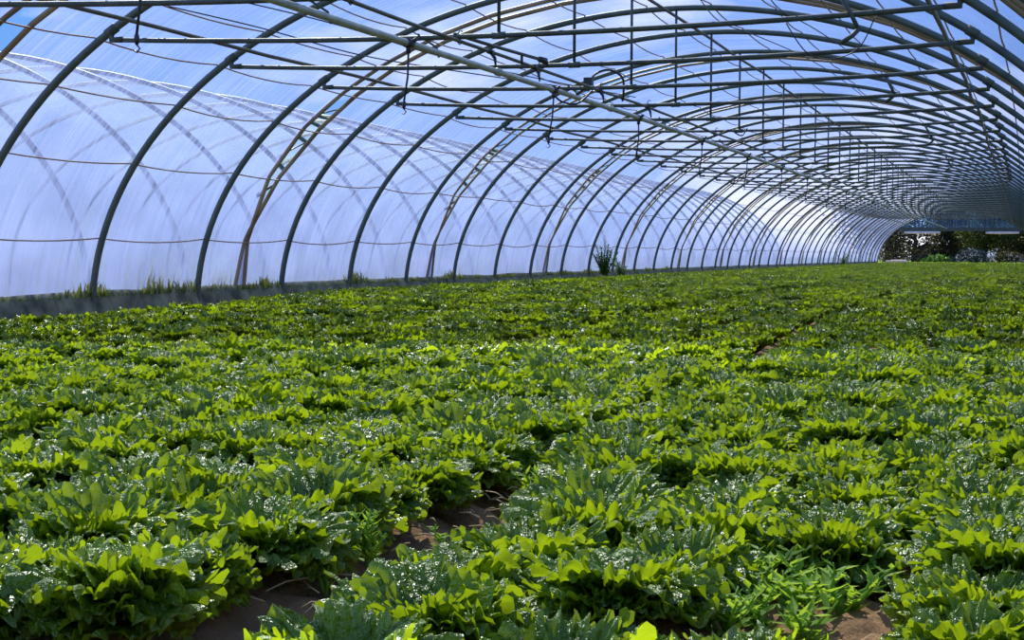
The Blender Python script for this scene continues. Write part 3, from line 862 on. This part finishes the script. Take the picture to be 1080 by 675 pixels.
DX, DY = .285, .285
rg = random.Random(12)
plants = []                                    # x, y, z, scale, rot, side, row, index in row
for side in ('left', 'right'):
    nrow = 24 if side == 'left' else 7
    for row in range(nrow):
        y = 1.96 + rg.uniform(0, .25)
        idx = 0
        while y < YEND - .8:
            fx = furrow_x(y); yy0 = y
            nar = .12 * max(0.0, min(1.0, (yy0 - 3.4) / 1.2))
            if side == 'left':
                x = fx - .215 + nar * .6 - row * DX - (.13 if row >= 5 else 0) - (.13 if row >= 11 else 0) - (.13 if row >= 17 else 0)
            else: x = fx + .335 + .06 * max(0.0, min(1.0, (yy0 - 2.7) / .45)) - nar * 1.4 + row * DX
            x += rg.gauss(0, .025); yy = y + rg.gauss(0, .03)
            s = rg.uniform(.86, 1.14)
            y += DY
            dx, dz = bend(yy)
            if side == 'left' and x < XC + dx - W + .35 + 1.15 * max(0.0, min(1.0, (17.0 - yy) / 4.0)) + .12 * noise.noise(Vector((yy, 0, 0))): continue
            if x > XC + dx + W - .25: continue
            # plants missing from the beds
            if (-.62 < x < -.28 and 2.3 < yy < 3.22): continue
            if rg.random() < .012: continue
            # thinner growth close to the left foot
            if x < XC + dx - W + .8: s *= .85
            s *= 1 + .10 * noise.noise(Vector((x * .7, yy * .7, 3)))
            q = px((x, yy, dz + .1))
            if q is None: continue
            u, v, w = q
            mrg = FPX * .22 / w
            if u < -mrg or u > 1080 + mrg or v > 675 + mrg * 1.2: 
                if not (-mrg - 1.6 * FPX / w < u < 1080 + mrg + 1.6 * FPX / w and v < 675 + mrg * 4): continue
                inside = False
            else: inside = True
            plants.append([x, yy, dz, s, rg.uniform(0, 6.283), side, row, 0, w, inside])
# number the visible plants of each row from the near end
cnt = {}
for p in sorted(plants, key=lambda p: p[1]):
    if p[9]:
        k = (p[5], p[6]); cnt[k] = cnt.get(k, 0) + 1; p[7] = cnt[k]
order = sorted(plants, key=lambda p: (not p[9], p[8]))
near, rest = order[:300], order[300:]
GL = 'curly green lettuces in the near part of the two beds'
for j, (x, y, z, s, rot, side, row, idx, w, ins) in enumerate(near):
    size = 'large' if s > 1.06 else 'small' if s < .93 else 'medium'
    rw = '%s row %s of the furrow' % (ordinal(row + 1), side)
    lab = '%s curly lettuce, %s from near end, %s' % (size, ordinal(idx), rw)
    rt = empty('lettuce', (x, y, z + .0), lab, 'lettuce', GL)
    rt.rotation_euler = (rg.gauss(0, .06), rg.gauss(0, .06), rot); rt.scale = (s, s, s * rg.uniform(.92, 1.1))
    hm = HEADS[j % NV]
    new_obj('outer_leaves', hm['outer_leaves'], None, rt)
    h = new_obj('heart_leaves', hm['heart_leaves'], None, rt)
    h['label'] = 'paler upright heart leaves'

# all the lettuces farther up the beds: one object of points carrying whole heads
far_me = bpy.data.meshes.new('lettuce_carpet')
far_me.from_pydata([(p[0], p[1], p[2]) for p in rest], [], [])
at = far_me.attributes.new('head_scale', 'FLOAT', 'POINT'); at.data.foreach_set('value', [p[3] for p in rest])
at = far_me.attributes.new('head_turn', 'FLOAT', 'POINT'); at.data.foreach_set('value', [p[4] for p in rest])
at = far_me.attributes.new('head_kind', 'INT', 'POINT'); at.data.foreach_set('value', [j % 4 for j in range(len(rest))])
carpet = new_obj('lettuce_carpet', far_me)
tag(carpet, 'dense carpet of curly green lettuces farther up both beds to the far end', 'lettuce', kind='stuff')
ng = bpy.data.node_groups.new('heads on points', 'GeometryNodeTree')
ng.interface.new_socket('Geometry', in_out='INPUT', socket_type='NodeSocketGeometry')
ng.interface.new_socket('Geometry', in_out='OUTPUT', socket_type='NodeSocketGeometry')
gi = ng.nodes.new('NodeGroupInput'); go = ng.nodes.new('NodeGroupOutput')
lk = ng.links.new
g2i = ng.nodes.new('GeometryNodeGeometryToInstance')
srcs = []
for k in range(4):
    j = ng.nodes.new('GeometryNodeJoinGeometry')
    pair = [o for o in bpy.data.objects if o.type == 'MESH' and o.data in (HEADS[k]['outer_leaves'], HEADS[k]['heart_leaves'])][:2]
    for ob in pair:
        oi = ng.nodes.new('GeometryNodeObjectInfo'); oi.transform_space = 'ORIGINAL'; oi.inputs['Object'].default_value = ob
        lk(oi.outputs['Geometry'], j.inputs[0])
    srcs.append(j)
for j in reversed(srcs): lk(j.outputs[0], g2i.inputs[0])
iop = ng.nodes.new('GeometryNodeInstanceOnPoints')
lk(gi.outputs[0], iop.inputs['Points']); lk(g2i.outputs[0], iop.inputs['Instance'])
iop.inputs['Pick Instance'].default_value = True
def attr(n, t):
    a = ng.nodes.new('GeometryNodeInputNamedAttribute'); a.data_type = t; a.inputs['Name'].default_value = n
    return a.outputs['Attribute']
lk(attr('head_kind', 'INT'), iop.inputs['Instance Index'])
cx = ng.nodes.new('ShaderNodeCombineXYZ'); lk(attr('head_turn', 'FLOAT'), cx.inputs[2])
e2r = ng.nodes.new('FunctionNodeEulerToRotation'); lk(cx.outputs[0], e2r.inputs[0]); lk(e2r.outputs[0], iop.inputs['Rotation'])
lk(attr('head_scale', 'FLOAT'), iop.inputs['Scale'])
lk(iop.outputs[0], go.inputs[0])
md = carpet.modifiers.new('heads', 'NODES'); md.node_group = ng

# ------------------------------------------------------------------ light
SUN_EL, SUN_AZ = 47, 54                        # azimuth from the tunnel's left (-X) towards its far end
e, a = R(SUN_EL), R(SUN_AZ)
sdir = Vector((-math.cos(e) * math.cos(a), math.cos(e) * math.sin(a), math.sin(e)))
sun = bpy.data.lights.new('sun', 'SUN'); sun.energy = 9.0; sun.angle = R(.6); sun.color = (1, .95, .86)
so = bpy.data.objects.new('sun', sun); COL.objects.link(so)
so.rotation_euler = (-sdir).to_track_quat('-Z', 'Y').to_euler(); so.location = (-20, 20, 20)

w = bpy.data.worlds.new('sky'); sc.world = w; w.use_nodes = True
nt = w.node_tree; nt.nodes.clear()
out = nt.nodes.new('ShaderNodeOutputWorld'); bg = nt.nodes.new('ShaderNodeBackground')
tc = nt.nodes.new('ShaderNodeTexCoord')
sep = N(nt, 'ShaderNodeSeparateXYZ'); nt.links.new(tc.outputs['Generated'], sep.inputs[0])
sky = ramp(nt, [(0.0, (.34, .54, .95)), (.10, (.18, .42, .96)), (.40, (.09, .31, .93)), (1, (.08, .27, .86))], sep.outputs[2])
mp = N(nt, 'ShaderNodeMapping'); mp.inputs['Scale'].default_value = (3.2, 3.2, 9.0); mp.inputs['Location'].default_value = (.3, 1.7, .2)
nt.links.new(tc.outputs['Generated'], mp.inputs[0])
nz = N(nt, 'ShaderNodeTexNoise', i_Scale=1.0, i_Detail=7.0, i_Roughness=.55)
nt.links.new(mp.outputs[0], nz.inputs['Vector'])
cl = N(nt, 'ShaderNodeMapRange'); cl.inputs[1].default_value = .52; cl.inputs[2].default_value = .70
nt.links.new(nz.outputs[0], cl.inputs[0])
mx = N(nt, 'ShaderNodeMix', data_type='RGBA'); nt.links.new(cl.outputs[0], mx.inputs[0]); nt.links.new(sky.outputs[0], mx.inputs[6]); mx.inputs[7].default_value = (1.5, 1.5, 1.55, 1)
nt.links.new(mx.outputs[2], bg.inputs[0]); bg.inputs[1].default_value = 1.0
nt.links.new(bg.outputs[0], out.inputs[0])

# ------------------------------------------------------------------ camera
cam = bpy.data.cameras.new('camera'); cam.sensor_width = 36; cam.sensor_fit = 'HORIZONTAL'; cam.lens = FPX * 36 / 1080
cam.clip_start = .05; cam.clip_end = 500
co = bpy.data.objects.new('camera', cam); COL.objects.link(co)
M = Matrix((RT, UP, -FWD)).transposed().to_4x4(); M.translation = CAM
co.matrix_world = M
sc.camera = co

sc.view_settings.view_transform = 'Standard'; sc.view_settings.look = 'None'
sc.view_settings.gamma = 1; sc.view_settings.use_curve_mapping = False
sc.view_settings.exposure = 0.0
sc.cycles.max_bounces = 8; sc.cycles.diffuse_bounces = 4; sc.cycles.glossy_bounces = 3; sc.cycles.transmission_bounces = 4
sc.cycles.transparent_max_bounces = 24
sc.cycles.caustics_reflective = False; sc.cycles.caustics_refractive = False
